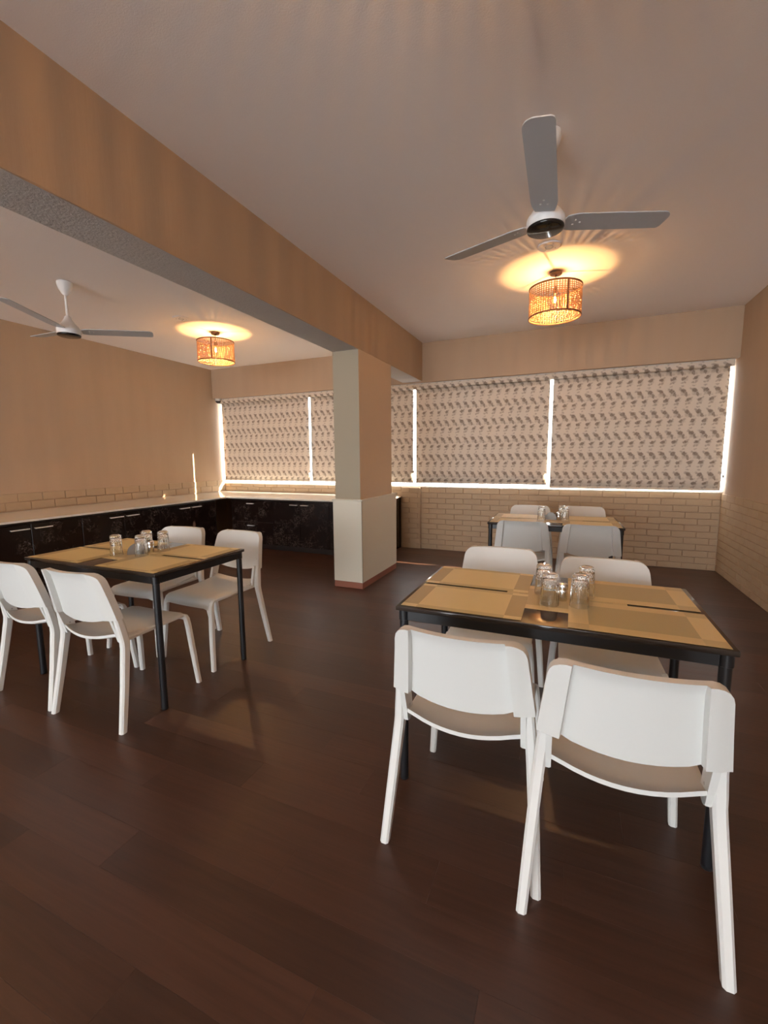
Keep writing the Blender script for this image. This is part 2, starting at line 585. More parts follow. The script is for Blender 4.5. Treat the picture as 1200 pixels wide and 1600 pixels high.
# beam: painted sides, rough plaster underside with uneven arrises
ny = 160
rows_ = []
for i in range(ny+1):
    yy = YR + (YLIN-YR)*i/ny
    j1, j2 = random.uniform(-0.004, 0.006), random.uniform(-0.004, 0.004)
    jz = random.uniform(-0.0008, 0.0008)
    rows_.append([bm.verts.new(p) for p in ((XB0, yy, H+0.05), (XB0, yy, ZB+0.006+j2), (XB0+0.005, yy, ZB+jz), (XB1-0.005, yy, ZB+jz), (XB1, yy, ZB+0.006+j1), (XB1, yy, H+0.05))])
for a, b in zip(rows_, rows_[1:]):
    for k in range(5):
        f = bm.faces.new((a[k], a[k+1], b[k+1], b[k]))
        f.material_index = 1 if k in (1, 2) else 0
beam = struct(finish('beam', bm, ['wall_paint', 'rough_plaster'], None, 40), 'cream ceiling beam with rough grey underside')
bm = bmesh.new()
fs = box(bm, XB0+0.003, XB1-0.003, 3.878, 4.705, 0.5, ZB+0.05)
column = struct(finish('column', bm, ['column_paint_lit', 'column_paint']), 'square column under the beam with white panelled plinth')
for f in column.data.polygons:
    if f.normal.y < -0.5 or f.normal.x < -0.5:  # front and left take the darker cream, other faces the painted-lit tone
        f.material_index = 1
B('plinth', -2.232, -1.902, 3.860, 4.795, 0.066, 0.905, 'plinth_panel', column, 0.002)
B('plinth_cap', -2.240, -1.892, 3.850, 4.806, 0.905, 0.921, 'plinth_panel', column, 0.003)
B('skirting', -2.230, -1.904, 3.862, 4.793, 0.0, 0.066, 'red_skirting', column, 0.003)
B('corner_bead', -1.907, -1.899, 3.857, 3.865, 0.066, 0.905, 'column_paint', column)
pil = B('pilaster', -2.290, -2.00, YB-0.035, YB+0.02, 0.0, ZSILL-0.02, 'wall_paint', wall_back)

# bricks, each its own piece
brick_cache = {}
def brick_mesh(L, Hh, D, axis):
    k = (round(L, 3), round(Hh, 3), D, axis)
    if k in brick_cache:
        return brick_cache[k]
    g, c = 0.0028, 0.003
    a0, a1 = L/2-g, Hh/2-g
    b0, b1 = a0-c, a1-c
    pts = [(-a0, -a1, 0), (a0, -a1, 0), (a0, a1, 0), (-a0, a1, 0), (-b0, -b1, D), (b0, -b1, D), (b0, b1, D), (-b0, b1, D)]
    if axis == 'Y-':      # faces -y
        v = [(p[0], -p[2], p[1]) for p in pts]
    elif axis == 'X-':    # faces -x
        v = [(-p[2], -p[0], p[1]) for p in pts]
    else:                 # faces +x
        v = [(p[2], p[0], p[1]) for p in pts]
    f = [(4, 5, 6, 7)] + [(i, (i+1) % 4, (i+1) % 4+4, i+4) for i in range(4)]
    me = bpy.data.meshes.new('brick')
    me.from_pydata(v, [], f)
    me.materials.append(MATS['brick_paint'])
    brick_cache[k] = me
    return me
BL, BH = 0.25, 0.0754
def brick_run(parent, s0, s1, z0, nrow, bh, place, axis, flip=0):
    for r in range(nrow):
        s = s0 - BL*(0.5 if (r+flip) % 2 else 0.0)
        while s < s1-0.004:
            a, b = max(s, s0), min(s+BL, s1)
            if b-a > 0.02:
                d = 0.008 + random.choice((0, 0.0008, 0.0016))
                part('brick', brick_mesh(b-a, bh, d, axis), parent, place((a+b)/2, z0+bh*(r+0.5)))
            s += BL
brick_run(wall_back, -2.0, XR-0.008, 0.0, 12, BH, lambda s, z: (s, YB, z), 'Y-')
brick_run(wall_back, -2.290, -2.0, 0.0, 12, BH, lambda s, z: (s, YB-0.035, z), 'Y-')
brick_run(wall_back, XL+0.008, -2.290, ZC+0.012, 2, 0.066, lambda s, z: (s, YB, z), 'Y-')
brick_run(wall_right, 2.7, YB-0.008, 0.0, 12, BH, lambda s, z: (XR, s, z), 'X-')
brick_run(wall_left, 1.95, YB-0.008, ZC+0.008, 2, 0.095, lambda s, z: (XL, s, z), 'X+')

# ------------------------------------------------------------------ windows, sill
sill = struct(B('trim_1', XL, XR, YB-0.012, YB+T, ZSILL-0.02, ZSILL, 'sill_marble', None, 0.003), 'white stone window sill')
WY0, WY1 = 6.13, 6.18
wins = [(XL+0.004, -3.80), (-3.80, -2.02), (-2.02, -0.215), (-0.215, XR-0.004)]
# casements: meeting stiles sit clear of the gaps between the blinds
edges = [XL+0.002, -4.72, -2.98, -1.15, 0.68, XR-0.002]
for i, (a, b) in enumerate(zip(edges, edges[1:])):
    bm = bmesh.new()
    fwid = 0.035
    box(bm, a, a+fwid, WY0, WY1, ZSILL, ZLIN)
    box(bm, b-fwid, b, WY0, WY1, ZSILL, ZLIN)
    box(bm, a+fwid, b-fwid, WY0, WY1, ZSILL, ZSILL+0.03)
    box(bm, a+fwid, b-fwid, WY0, WY1, ZLIN-0.045, ZLIN)
    w_ = struct(finish('window_%d' % (i+1), bm, 'window_frame_white'), 'white framed window behind the blinds')
    bm = bmesh.new()
    box(bm, a+fwid, b-fwid, 6.152, 6.157, ZSILL+0.03, ZLIN-0.045)
    finish('pane', bm, 'window_glass', w_)

# ------------------------------------------------------------------ roller blinds
def blind(x0, x1, zbot, label, clip=True):
    cx = (x0+x1)/2
    t = thing('roller_blind', (cx, 5.95, ZLIN), label, 'blind', 'floral roller blinds along the back windows')
    hw = (x1-x0)/2
    # cassette covered in the same fabric
    bm = bmesh.new()
    prof = [(-0.040, 0.0), (-0.046, -0.012), (-0.046, -0.058), (-0.038, -0.070), (0.030, -0.070), (0.034, -0.060), (0.034, 0.0)]
    va = [bm.verts.new((-hw-0.0175, y_, z_)) for y_, z_ in prof]
    vb = [bm.verts.new((hw+0.0175, y_, z_)) for y_, z_ in prof]
    bm.faces.new(va)
    bm.faces.new(vb)
    for i in range(len(prof)):
        j = (i+1) % len(prof)
        bm.faces.new((va[i], va[j], vb[j], vb[i]))
    finish('cassette', bm, 'floral_blind_fabric', t)
    bm = bmesh.new()
    box(bm, -hw-0.0175, hw+0.0175, -0.048, -0.036, -0.004, 0.0)
    finish('top_rail', bm, 'window_frame_white', t)
    # fabric with a slight sag
    bm = bmesh.new()
    nx, nz = 16, 10
    g = []
    ztop, zb_ = -0.05, zbot-ZLIN
    for j in range(nz+1):
        r_ = []
        for i in range(nx+1):
            fx = i/nx*2-1
            fz = j/nz
            yy = 0.030 + 0.004*math.sin(3.1*fx+1.7*cx)*fz + 0.003*math.sin(7*fx)*fz
            r_.append(bm.verts.new((fx*hw, yy, ztop+(zb_-ztop)*fz)))
        g.append(r_)
    for a, b in zip(g, g[1:]):
        for i in range(nx):
            bm.faces.new((a[i], a[i+1], b[i+1], b[i]))
    fab = finish('fabric', bm, 'floral_blind_fabric', t, smooth=60)
    md = fab.modifiers.new('thickness', 'SOLIDIFY')
    md.thickness = 0.0008
    bm = bmesh.new()
    box(bm, -hw, hw, 0.022, 0.038, zb_-0.014, zb_+0.012, 0.004)
    finish('bottom_bar', bm, 'floral_blind_fabric', t)
    # bead chain and its wall clip
    bm = bmesh.new()
    tube(bm, [(hw+0.012, 0.012, -0.06), (hw+0.012, 0.012, zbot-ZLIN+0.16)], 0.0016, 5)
    ch = finish('bead_chain', bm, 'white_plastic', t)
    bm = bmesh.new()
    box(bm, hw+0.004, hw+0.020, 0.002, 0.022, zbot-ZLIN+0.13, zbot-ZLIN+0.165, 0.003)
    finish('chain_clip', bm, 'screw_steel', ch)
    return t
GP = 0.018
blind(-5.640, -3.842-GP, 0.980, 'beige floral roller blind in the left corner, above the counter beside the dome camera')
blind(-3.842+GP, -2.082-GP, 0.985, 'beige floral roller blind partly hidden behind the square column')
blind(-2.082+GP, -0.262-GP, 0.985, 'beige floral roller blind between the column and the far window corner, middle of the wall')
blind(-0.262+GP, 1.556, 0.950, 'beige floral roller blind against the right wall, behind the far table')

# ------------------------------------------------------------------ counter and cabinets
ct = bmesh.new()
outline = [(XL+0.009, 1.0), (CFX-0.0, 1.0), (CFX, CFY), (-2.30, CFY), (-2.30, YB-0.009), (XL+0.009, YB-0.009)]
prism(ct, outline, ZC-0.020, ZC)
o = finish('countertop', ct, 'counter_marble')
tag(o, 'white marble countertop running along the left wall and under the windows', 'countertop')

def handle(parent, p, d, length=0.155):
    """bar handle: p centre on the door face, d outward unit, bar along the run"""
    bm = bmesh.new()
    along = Vector((-d[1], d[0], 0))
    P, D = Vector(p), Vector((d[0], d[1], 0))
    a, b = P+D*0.028-along*length/2, P+D*0.028+along*length/2
    tube(bm, [a, b], 0.0065, 8)
    for q in (a.lerp(b, 0.06), a.lerp(b, 0.94)):
        tube(bm, [q-D*0.028, q], 0.0045, 6)
    return finish('handle', bm, 'handle_metal', parent, smooth=40)

def cabinet_left(y0, y1, label):
    t = thing('base_cabinet', (CFX-0.25, (y0+y1)/2, 0), label, 'cabinet', 'dark marbled base cabinets under the counter')
    ox, oy = t.location.x, t.location.y
    F = CFX-0.022
    def bxp(name, x0, x1, a, b, z0, z1, mat, par=t, bev=0.0015):
        return B(name, x0-ox, x1-ox, a-oy, b-oy, z0, z1, mat, par, bev)
    bxp('carcass', F-0.52, F-0.020, y0+0.001, y1-0.001, 0.08, ZC-0.021, 'cabinet_carcass')
    bxp('kickboard', F-0.09, F-0.07, y0+0.001, y1-0.001, 0.0, 0.08, 'cabinet_carcass')
    ym = (y0+y1)/2
    for (a, b, hy) in ((y0, ym, ym-0.10), (ym, y1, ym+0.10)):
        d = bxp('door', F-0.018, F, a+0.003, b-0.003, 0.085, ZC-0.045, 'dark_marble_laminate')
        handle(d, (F-ox, hy-oy, 0.684), (1, 0))
    bxp('edge_strip', F-0.018, F+0.004, y0+0.001, y1-0.001, ZC-0.042, ZC-0.021, 'cabinet_carcass')
    return t
cabinet_left(1.02, 1.975, 'dark marbled two-door cabinet at the near end of the counter')
cabinet_left(1.975, 2.930, 'dark marbled two-door cabinet under the counter behind the left table, nearest the picture edge')
cabinet_left(2.930, 3.885, 'dark marbled two-door cabinet under the counter behind the glasses of the left table')
cabinet_left(3.885, 4.840, 'dark marbled two-door cabinet on the left wall next to the counter corner')

def cabinet_back(x0, x1, label, kind):
    t = thing('drawer_cabinet' if kind == 'drawers' else 'base_cabinet', ((x0+x1)/2, CFY+0.25, 0), label, 'cabinet', 'dark marbled base cabinets under the counter')
    ox, oy = t.location.x, t.location.y
    F = CFY+0.022
    def bxp(name, a, b, y0, y1, z0, z1, mat, par=t, bev=0.0015):
        return B(name, a-ox, b-ox, y0-oy, y1-oy, z0, z1, mat, par, bev)
    bxp('carcass', x0+0.001, x1-0.001, F+0.020, F+0.55, 0.08, ZC-0.021, 'cabinet_carcass')
    bxp('kickboard', x0+0.001, x1-0.001, F+0.07, F+0.09, 0.0, 0.08, 'cabinet_carcass')
    bxp('edge_strip', x0+0.001, x1-0.001, F-0.004, F+0.018, ZC-0.042, ZC-0.021, 'cabinet_carcass')
    xm = (x0+x1)/2
    if kind == 'drawers':
        for z0, z1, hz in ((0.085, 0.405, 0.358), (0.411, ZC-0.045, 0.684)):
            d = bxp('drawer', x0+0.003, x1-0.003, F, F+0.018, z0, z1, 'dark_marble_laminate')
            handle(d, (xm-ox, F-oy, hz), (0, -1), 0.125)
    elif kind == 'doors':
        for a, b, hx in ((x0, xm, xm-0.09), (xm, x1, xm+0.09)):
            d = bxp('door', a+0.003, b-0.003, F, F+0.018, 0.085, ZC-0.045, 'dark_marble_laminate')
            handle(d, (hx-ox, F-oy, 0.686), (0, -1), 0.118)
    else:
        bxp('door', x0+0.003, x1-0.003, F, F+0.018, 0.085, ZC-0.045, 'dark_marble_laminate')
    return t
cabinet_back(-4.700, -3.945, 'dark marbled two-drawer cabinet under the window counter by the corner', 'drawers')
cabinet_back(-3.945, -3.000, 'dark marbled two-door cabinet under the window counter left of the column', 'doors')
cb = cabinet_back(-3.000, -2.335, 'dark marbled cabinet half hidden behind the column', 'single')
# end panel of the run, angled veneer edge
B('end_panel', -2.334-cb.location.x, -2.305-cb.location.x, CFY+0.02-cb.location.y, YB-0.05-cb.location.y, 0.0, ZC-0.021, 'dark_marble_laminate', cb, 0.001)

# ------------------------------------------------------------------ ceiling fans
def make_fan(loc, zc, angles, hub_bottom, blade_z, label, cone=4.5, rpitch=-9):
    """Empty at the ceiling; parts hang down"""
    t = thing('ceiling_fan', (loc[0], loc[1], zc), label, 'ceiling fan', 'white three-blade ceiling fans')
    hb = hub_bottom-zc
    bz = blade_z-zc
    bm = bmesh.new()
    lathe(bm, [(0.050, 0.0), (0.058, -0.006), (0.060, -0.025), (0.050, -0.060), (0.030, -0.095), (0.018, -0.112), (0.0, -0.112)], 28)
    can = finish('canopy', bm, 'fan_white', t, smooth=40)
    bm = bmesh.new()
    tube(bm, [(0, 0, -0.10), (0, 0, bz+0.07)], 0.0105, 12)
    finish('downrod', bm, 'fan_white', t, smooth=40)
    bm = bmesh.new()
    lathe(bm, [(0.014, bz+0.115), (0.022, bz+0.108), (0.030, bz+0.085), (0.052, bz+0.050), (0.072, bz+0.030), (0.080, bz+0.018), (0.0, bz+0.018)], 32)
    finish('motor_cover', bm, 'fan_white', t, smooth=40)
    bm = bmesh.new()
    lathe(bm, [(0.080, bz+0.018), (0.088, bz+0.006), (0.090, bz-0.006), (0.090, hb+0.020), (0.088, hb+0.016), (0.0, hb+0.016)], 40)
    finish('motor_housing', bm, 'fan_white', t, smooth=40)
    bm = bmesh.new()
    lathe(bm, [(0.086, hb+0.018), (0.088, hb+0.012), (0.085, hb+0.003), (0.078, hb), (0.0, hb-0.001)], 40)
    finish('bottom_cap', bm, 'fan_black', t, smooth=50)
    blade_me = None
    for k, ang in enumerate(angles):
        if blade_me is None:
            bm = bmesh.new()
            r0, r1, w = 0.115, 0.65, 0.060
            pts = [(r0-0.02, -0.044), (r0+0.02, -0.056), (r0+0.05, -w), (r1-0.05, -w-0.002)]
            for q in range(1, 7):
                a = -math.pi/2 + q/6*math.pi/2
                pts.append((r1-0.05+0.05*math.cos(a), -w+0.048+0.05*math.sin(a)))
            pts.append((r1, w-0.022))
            for q in range(1, 5):
                a = q/4*math.pi/2
                pts.append((r1-0.02+0.02*math.cos(a), w-0.022+0.02*math.sin(a)))
            pts += [(r0+0.05, w), (r0+0.02, 0.056), (r0-0.02, 0.044)]
            prism(bm, pts, -0.0025, 0.0025)
            blade = finish('blade', bm, 'fan_grey', t)
            blade_me = blade.data
        else:
            blade = part('blade', blade_me, t, (0, 0, 0))
        blade.location = (0, 0, bz-0.012)
        blade.rotation_euler = (Matrix.Rotation(math.radians(ang), 3, 'Z') @ Matrix.Rotation(math.radians(-cone), 3, 'Y') @ Matrix.Rotation(math.radians(rpitch), 3, 'X')).to_euler()
        bm = bmesh.new()
        prism(bm, [(0.080, -0.022), (0.12, -0.028), (0.20, -0.030), (0.20, 0.030), (0.12, 0.028), (0.080, 0.022)], 0.0027, 0.006)
        finish('blade_bracket', bm, 'fan_white', blade)
        for sx_, sy_ in ((0.150, -0.016), (0.150, 0.016), (0.180, 0.0)):
            bm = bmesh.new()
            lathe(bm, [(0.0, -0.0058), (0.0035, -0.0048), (0.005, -0.0025)], 10, (sx_, sy_, 0))
            finish('screw', bm, 'white_metal', blade)
    return t
make_fan((-0.165, 2.43), H, (-89.3, 30.7, 150.7), 2.437, 2.490, 'white ceiling fan on the main ceiling in front of the drum lamp')
make_fan((-4.035, 2.52), H2, (51.0, 171.0, -69.0), 2.395, 2.452, 'white ceiling fan in the counter bay beyond the beam, on a long rod')

# ------------------------------------------------------------------ pendant lamps
def make_pendant(x, y, zc, ztop, zbot, zbulb, label):
    t = thing('pendant_lamp', (x, y, zc), label, 'pendant lamp', 'woven drum pendant lamps')
    R_ = 0.21
    a, b, c = ztop-zc, zbot-zc, zbulb-zc
    bm = bmesh.new()
    lathe(bm, [(0.0, 0.0), (0.046, 0.0), (0.048, -0.004), (0.048, -0.022), (0.044, -0.026), (0.0, -0.026)], 28)
    finish('canopy', bm, 'bronze', t, smooth=40)
    bm = bmesh.new()
    tube(bm, [(0, 0, -0.024), (0, 0, -0.034)], 0.008, 10)
    tube(bm, [(0, 0, -0.03), (0, 0, c+0.09)], 0.003, 8)
    finish('cord', bm, 'bronze', t, smooth=40)
    # woven cane skin: flat uprights and hoops
    bm = bmesh.new()
    nst = 64
    for k in range(nst):
        th = 2*math.pi*k/nst
        dw = 0.0037/R_
        q = []
        for rr in (R_-0.0004, R_+0.0008):
            for s in (-1, 1):
                q.append((rr*math.cos(th+s*dw), rr*math.sin(th+s*dw)))
        lo = [bm.verts.new((q[i][0], q[i][1], b+0.006)) for i in (0, 1, 3, 2)]
        hi = [bm.verts.new((q[i][0], q[i][1], a-0.006)) for i in (0, 1, 3, 2)]
        for i in range(4):
            j = (i+1) % 4
            bm.faces.new((lo[i], lo[j], hi[j], hi[i]))
    nh = 15
    for k in range(nh):
        zz = b + (a-b)*(k+0.5)/nh
        hh = 0.0029
        rings = []
        for (rr, dz) in ((R_-0.0020, -hh), (R_-0.0008, -hh), (R_-0.0008, hh), (R_-0.0020, hh)):
            rings.append([bm.verts.new((rr*math.cos(2*math.pi*i/64), rr*math.sin(2*math.pi*i/64), zz+dz)) for i in range(64)])
        for g1, g2 in zip(rings, rings[1:]+rings[:1]):
            for i in range(64):
                j = (i+1) % 64
                bm.faces.new((g1[i], g1[j], g2[j], g2[i]))
    sh = finish('shade', bm, 'woven_cane', t)
    for zz in (a, b):
        bm = bmesh.new()
        rings = []
        for q in range(8):
            an = 2*math.pi*q/8
            rr, dz = R_+0.0045*math.cos(an), 0.0055*math.sin(an)
            rings.append([bm.verts.new((rr*math.cos(2*math.pi*i/64), rr*math.sin(2*math.pi*i/64), zz+dz)) for i in range(64)])
        for g1, g2 in zip(rings, rings[1:]+rings[:1]):
            for i in range(64):
                j = (i+1) % 64
                bm.faces.new((g1[i], g1[j], g2[j], g2[i]))
        finish('rim', bm, 'rim_brown', sh, smooth=60)
    # seam batten of the shade
    bm = bmesh.new()
    th = math.radians(-60)
    box(bm, R_-0.003, R_+0.002, -0.006, 0.006, b+0.006, a-0.006)
    bmesh.ops.rotate(bm, verts=bm.verts, cent=(0, 0, 0), matrix=Matrix.Rotation(th, 3, 'Z'))
    finish('seam', bm, 'rim_brown', sh)
    for k in range(3):
        an = math.radians(20+120*k)
        bm = bmesh.new()
        tube(bm, [(0.018*math.cos(an), 0.018*math.sin(an), a-0.028), (R_*math.cos(an), R_*math.sin(an), a)], 0.0022, 6)
        finish('spoke', bm, 'bronze', t)
    bm = bmesh.new()
    lathe(bm, [(0.0, c+0.095), (0.014, c+0.095), (0.019, c+0.088), (0.019, c+0.040), (0.015, c+0.036), (0.0, c+0.036)], 16)
    finish('socket', bm, 'bronze', t, smooth=40)
    bm = bmesh.new()
    lathe(bm, [(0.012, c+0.036), (0.014, c+0.026), (0.022, c+0.012), (0.029, c-0.006), (0.030, c-0.020), (0.024, c-0.036), (0.012, c-0.044), (0.0, c-0.046)], 16)
    bl = finish('bulb', bm, 'window_glass', t, smooth=60)
    bm = bmesh.new()
    lathe(bm, [(0.0, c+0.016), (0.005, c+0.012), (0.007, c), (0.007, c-0.014), (0.005, c-0.026), (0.0, c-0.030)], 12)
    finish('filament', bm, 'bulb_glow', bl, smooth=60)
    return t
make_pendant(-0.183, 4.140, H, 2.750, 2.512, 2.662, 'woven cane drum pendant hanging from the main ceiling, lit warm')
make_pendant(-3.988, 4.186, H2, 2.735, 2.500, 2.645, 'woven cane drum pendant hanging in the counter bay, lit warm')
make_pendant(-0.183, 0.720, H, 2.750, 2.512, 2.662, 'woven cane drum pendant over the viewer in the main room')
make_pendant(-3.988, 0.720, H2, 2.735, 2.500, 2.645, 'woven cane drum pendant at the near end of the counter bay')

# ------------------------------------------------------------------ ceiling cover plates, dome camera
def cover_plate(x, y, z, label):
    t = thing('ceiling_cover_plate', (x, y, z), label, 'cover plate', 'round ceiling cover plates')
    bm = bmesh.new()
    lathe(bm, [(0.0, 0.0), (0.085, 0.0), (0.085, -0.006), (0.078, -0.010), (0.074, -0.0085), (0.0, -0.0085)], 36)
    finish('disc', bm, 'ceiling_paint', t, smooth=30)
    bm = bmesh.new()
    lathe(bm, [(0.028, -0.0080), (0.030, -0.0115), (0.024, -0.0115), (0.022, -0.0080)], 24, cap=False)
    finish('ring', bm, 'rough_plaster', t, smooth=30)
    for k in range(4):
        bm = bmesh.new()
        an = math.radians(35+90*k)
        lathe(bm, [(0.0, -0.0118), (0.005, -0.0105), (0.006, -0.0080)], 10, (0.05*math.cos(an), 0.05*math.sin(an), 0))
        finish('screw', bm, 'screw_steel', t)
cover_plate(-0.215, 3.635, H, 'round cover plate on the main ceiling between fan and drum lamp')
cover_plate(-3.925, 3.635, H2, 'round cover plate on the counter bay ceiling beside its drum lamp')

t = thing('dome_camera', (-5.585, 5.850, ZLIN), 'small dome camera in the corner under the lintel, at the end of the blinds', 'camera')
bm = bmesh.new()
lathe(bm, [(0.0, 0.0), (0.050, 0.0), (0.052, -0.006), (0.050, -0.032), (0.040, -0.040), (0.0, -0.040)], 28)
finish('base', bm, 'white_plastic', t, smooth=40)
bm = bmesh.new()
lathe(bm, [(0.042, -0.038)] + [(0.042*math.cos(k*math.pi/16), -0.038-0.042*math.sin(k*math.pi/16)) for k in range(1, 8)] + [(0.0, -0.080)], 28)
finish('dome', bm, 'dark_plastic', t, smooth=60)

# ------------------------------------------------------------------ tables
TW, TD, TH = 1.10, 0.675, 0.75
def make_table(x, y, rz, label):
    t = thing('dining_table', (x, y, 0), label, 'table', 'black dining tables', rz)
    B('tabletop', -TW/2, TW/2, -TD/2, TD/2, TH-0.018, TH, 'black_top', t, 0.0025, 2)
    for s in (-1, 1):
        B('apron', -TW/2+0.045, TW/2-0.045, s*(TD/2-0.020)-0.009, s*(TD/2-0.020)+0.009, TH-0.058, TH-0.0185, 'black_metal', t, 0.002)
        B('apron', s*(TW/2-0.020)-0.009, s*(TW/2-0.020)+0.009, -TD/2+0.045, TD/2-0.045, TH-0.058, TH-0.0185, 'black_metal', t, 0.002)
    leg_me = None
    for sx_ in (-1, 1):
        for sy_ in (-1, 1):
            px, py = sx_*(TW/2-0.026), sy_*(TD/2-0.026)
            if leg_me is None:
                bm = bmesh.new()
                lathe(bm, [(0.0, 0.012), (0.0175, 0.012), (0.0175, TH-0.060), (0.0205, TH-0.058), (0.0205, TH-0.0185), (0.0, TH-0.0185)], 20)
                lg = finish('leg', bm, 'black_metal', t, smooth=40)
                leg_me = lg.data
                lg.location = (px, py, 0)
                bm = bmesh.new()
                lathe(bm, [(0.0, 0.0), (0.0165, 0.0), (0.0185, 0.003), (0.0185, 0.0122), (0.0, 0.0122)], 16)
                ft = finish('foot', bm, 'dark_plastic', lg, smooth=40)
                foot_me = ft.data
            else:
                lg = part('leg', leg_me, t, (px, py, 0))
                part('foot', foot_me, lg, (0, 0, 0))
    return t
TABLES = {'front': (-0.065, 1.875, 0.002), 'left': (-2.482, 1.846, 0.0106), 'far': (-0.131, 4.269, 0.0226)}
make_table(*TABLES['front'], 'large black table in front, nearest the camera, laid with tan mats')
make_table(*TABLES['left'], 'black table beside the counter, seen corner on')
make_table(*TABLES['far'], 'black table at the back by the brick parapet')

def on_table(key, lx, ly, z=TH):
    x, y, r = TABLES[key]
    return (x+lx*math.cos(r)-ly*math.sin(r), y+lx*math.sin(r)+ly*math.cos(r), z)

# ------------------------------------------------------------------ place mats
def mat_mesh(name, mat):
    bm = bmesh.new()
    box(bm, -MW/2, MW/2, -MH/2, MH/2, 0.0, 0.0014, 0.0004)
    me = bpy.data.meshes.new('place_mat')
    bm.to_mesh(me)
    bm.free()
    me.materials.append(MATS[mat])
    return me
MM = {k: mat_mesh(k, k) for k in ('mat_pale_field', 'mat_dark_field', 'mat_centre')}
def place_mat(key, lx, ly, kind, label, dz=0.0, rz=0.0):
    o = bpy.data.objects.new('place_mat', MM[kind])
    link(o)
    o.location = on_table(key, lx, ly, TH+0.0002+dz)
    o.rotation_euler = (0, 0, TABLES[key][2]+rz)
    tag(o, label, 'place mat', 'woven tan place mats')
    return o
tn = {'front': 'the large front table', 'left': 'the table by the counter', 'far': 'the back table'}
for key in ('front', 'left', 'far'):
    n = tn[key]
    ck = {'front': 0.062, 'left': -0.022, 'far': 0.02}[key]
    place_mat(key, ck, -0.021, 'mat_centre', 'tan mat across the middle of %s, under the glasses' % n)
    right = 'mat_dark_field' if key == 'front' else 'mat_pale_field'
    d = 0.0016
    place_mat(key, -0.305, -0.166, 'mat_pale_field', 'tan mat at the near left corner of %s' % n, d, 0.003)
    place_mat(key, -0.309, 0.172, 'mat_pale_field', 'tan mat at the far left corner of %s' % n, d, -0.004)
    place_mat(key, 0.306, -0.172, right, 'tan mat at the near right corner of %s' % n, d, -0.004)
    place_mat(key, 0.303, 0.168, right, 'tan mat at the far right corner of %s' % n, d, 0.004)

# ------------------------------------------------------------------ tumblers, shakers, napkin holders
def tumbler_mesh():
    bm = bmesh.new()
    n = 64
    Hh = 0.128
    rings = []
    nz = 34
    def rad(z):       # upside down: rim at z=0, thick rounded base on top
        r = 0.0355 - 0.0050*(z/Hh)
        if z > Hh-0.012:
            k = (z-(Hh-0.012))/0.012
            r -= 0.010*(1-math.sqrt(max(0.0, 1-k*k)))
        return r
    for j in range(nz+1):
        z = Hh*j/nz
        r = rad(z)
        ring = []
        for i in range(n):
            th = 2*math.pi*i/n
            d = 0.0
            if 0.070 < z < Hh-0.004:
                e = min(1.0, (z-0.070)/0.006, (Hh-0.004-z)/0.004)
                d = -0.0022*e*(1-max(abs(math.cos(8*th+z*190)), abs(math.cos(8*th-z*190))))*2.4
            elif 0.012 < z <= 0.070:
                e = min(1.0, (z-0.012)/0.01, (0.070-z)/0.006)
                d = -0.0007*e*(1+math.cos(16*th))
            ring.append(bm.verts.new(((r+d)*math.cos(th), (r+d)*math.sin(th), z)))
        rings.append(ring)
    inner = []
    for z, dr in ((0.0, 0.0018), (0.03, 0.0028), (0.07, 0.0036), (0.100, 0.0045), (0.106, 0.0075), (0.109, 0.014)):
        r = rad(z)-dr
        inner.append([bm.verts.new((r*math.cos(2*math.pi*i/n), r*math.sin(2*math.pi*i/n), z)) for i in range(n)])
    seq = list(reversed(inner)) + rings
    for a, b in zip(seq, seq[1:]):
        for i in range(n):
            j = (i+1) % n
            bm.faces.new((a[i], a[j], b[j], b[i]))
    c0 = bm.verts.new((0, 0, 0.1095))
    for i in range(n):
        bm.faces.new((c0, inner[-1][(i+1) % n], inner[-1][i]))
    c1 = bm.verts.new((0, 0, Hh-0.003))
    for i in range(n):
        bm.faces.new((c1, rings[-1][i], rings[-1][(i+1) % n]))
    bmesh.ops.recalc_face_normals(bm, faces=bm.faces)
    me = bpy.data.meshes.new('tumbler')
    bm.to_mesh(me)
    bm.free()
    me.materials.append(MATS['tumbler_glass'])
    for f in me.polygons:
        f.use_smooth = True
    me.set_sharp_from_angle(angle=math.radians(50))
    return me
TUM = tumbler_mesh()
def tumbler(key, lx, ly, label, z=TH+0.0034):
    o = bpy.data.objects.new('glass_tumbler', TUM)
    link(o)
    o.location = on_table(key, lx, ly, z)
    o.rotation_euler = (0, 0, random.uniform(0, 1))
    tag(o, label, 'glass', 'upturned cut glass tumblers')
ZM = TH+0.0018
tumbler('front', 0.008, -0.098, 'upturned cut glass tumbler on the front table, near glass of the left pair', ZM)
tumbler('front', -0.022, 0.040, 'upturned cut glass tumbler on the front table, rear glass of the left pair', ZM)
tumbler('front', 0.116, -0.086, 'upturned cut glass tumbler on the front table, near glass of the right pair')
tumbler('front', 0.142, 0.052, 'upturned cut glass tumbler on the front table, rear glass of the right pair')
tumbler('left', -0.058, -0.098, 'upturned cut glass tumbler on the counter-side table, leftmost of the four', ZM)
tumbler('left', 0.104, -0.056, 'upturned cut glass tumbler on the counter-side table, nearest one in front of the shaker')
tumbler('left', -0.015, 0.080, 'upturned cut glass tumbler on the counter-side table, behind the near one', ZM)
tumbler('left', 0.108, 0.100, 'upturned cut glass tumbler on the counter-side table, rightmost beside the shaker')
tumbler('far', -0.100, -0.085, 'upturned cut glass tumbler on the back table, left of the napkin holder')
tumbler('far', 0.100, -0.030, 'upturned cut glass tumbler on the back table, right of the shaker')
tumbler('far', 0.075, 0.085, 'upturned cut glass tumbler on the back table, rearmost behind the shaker', ZM)

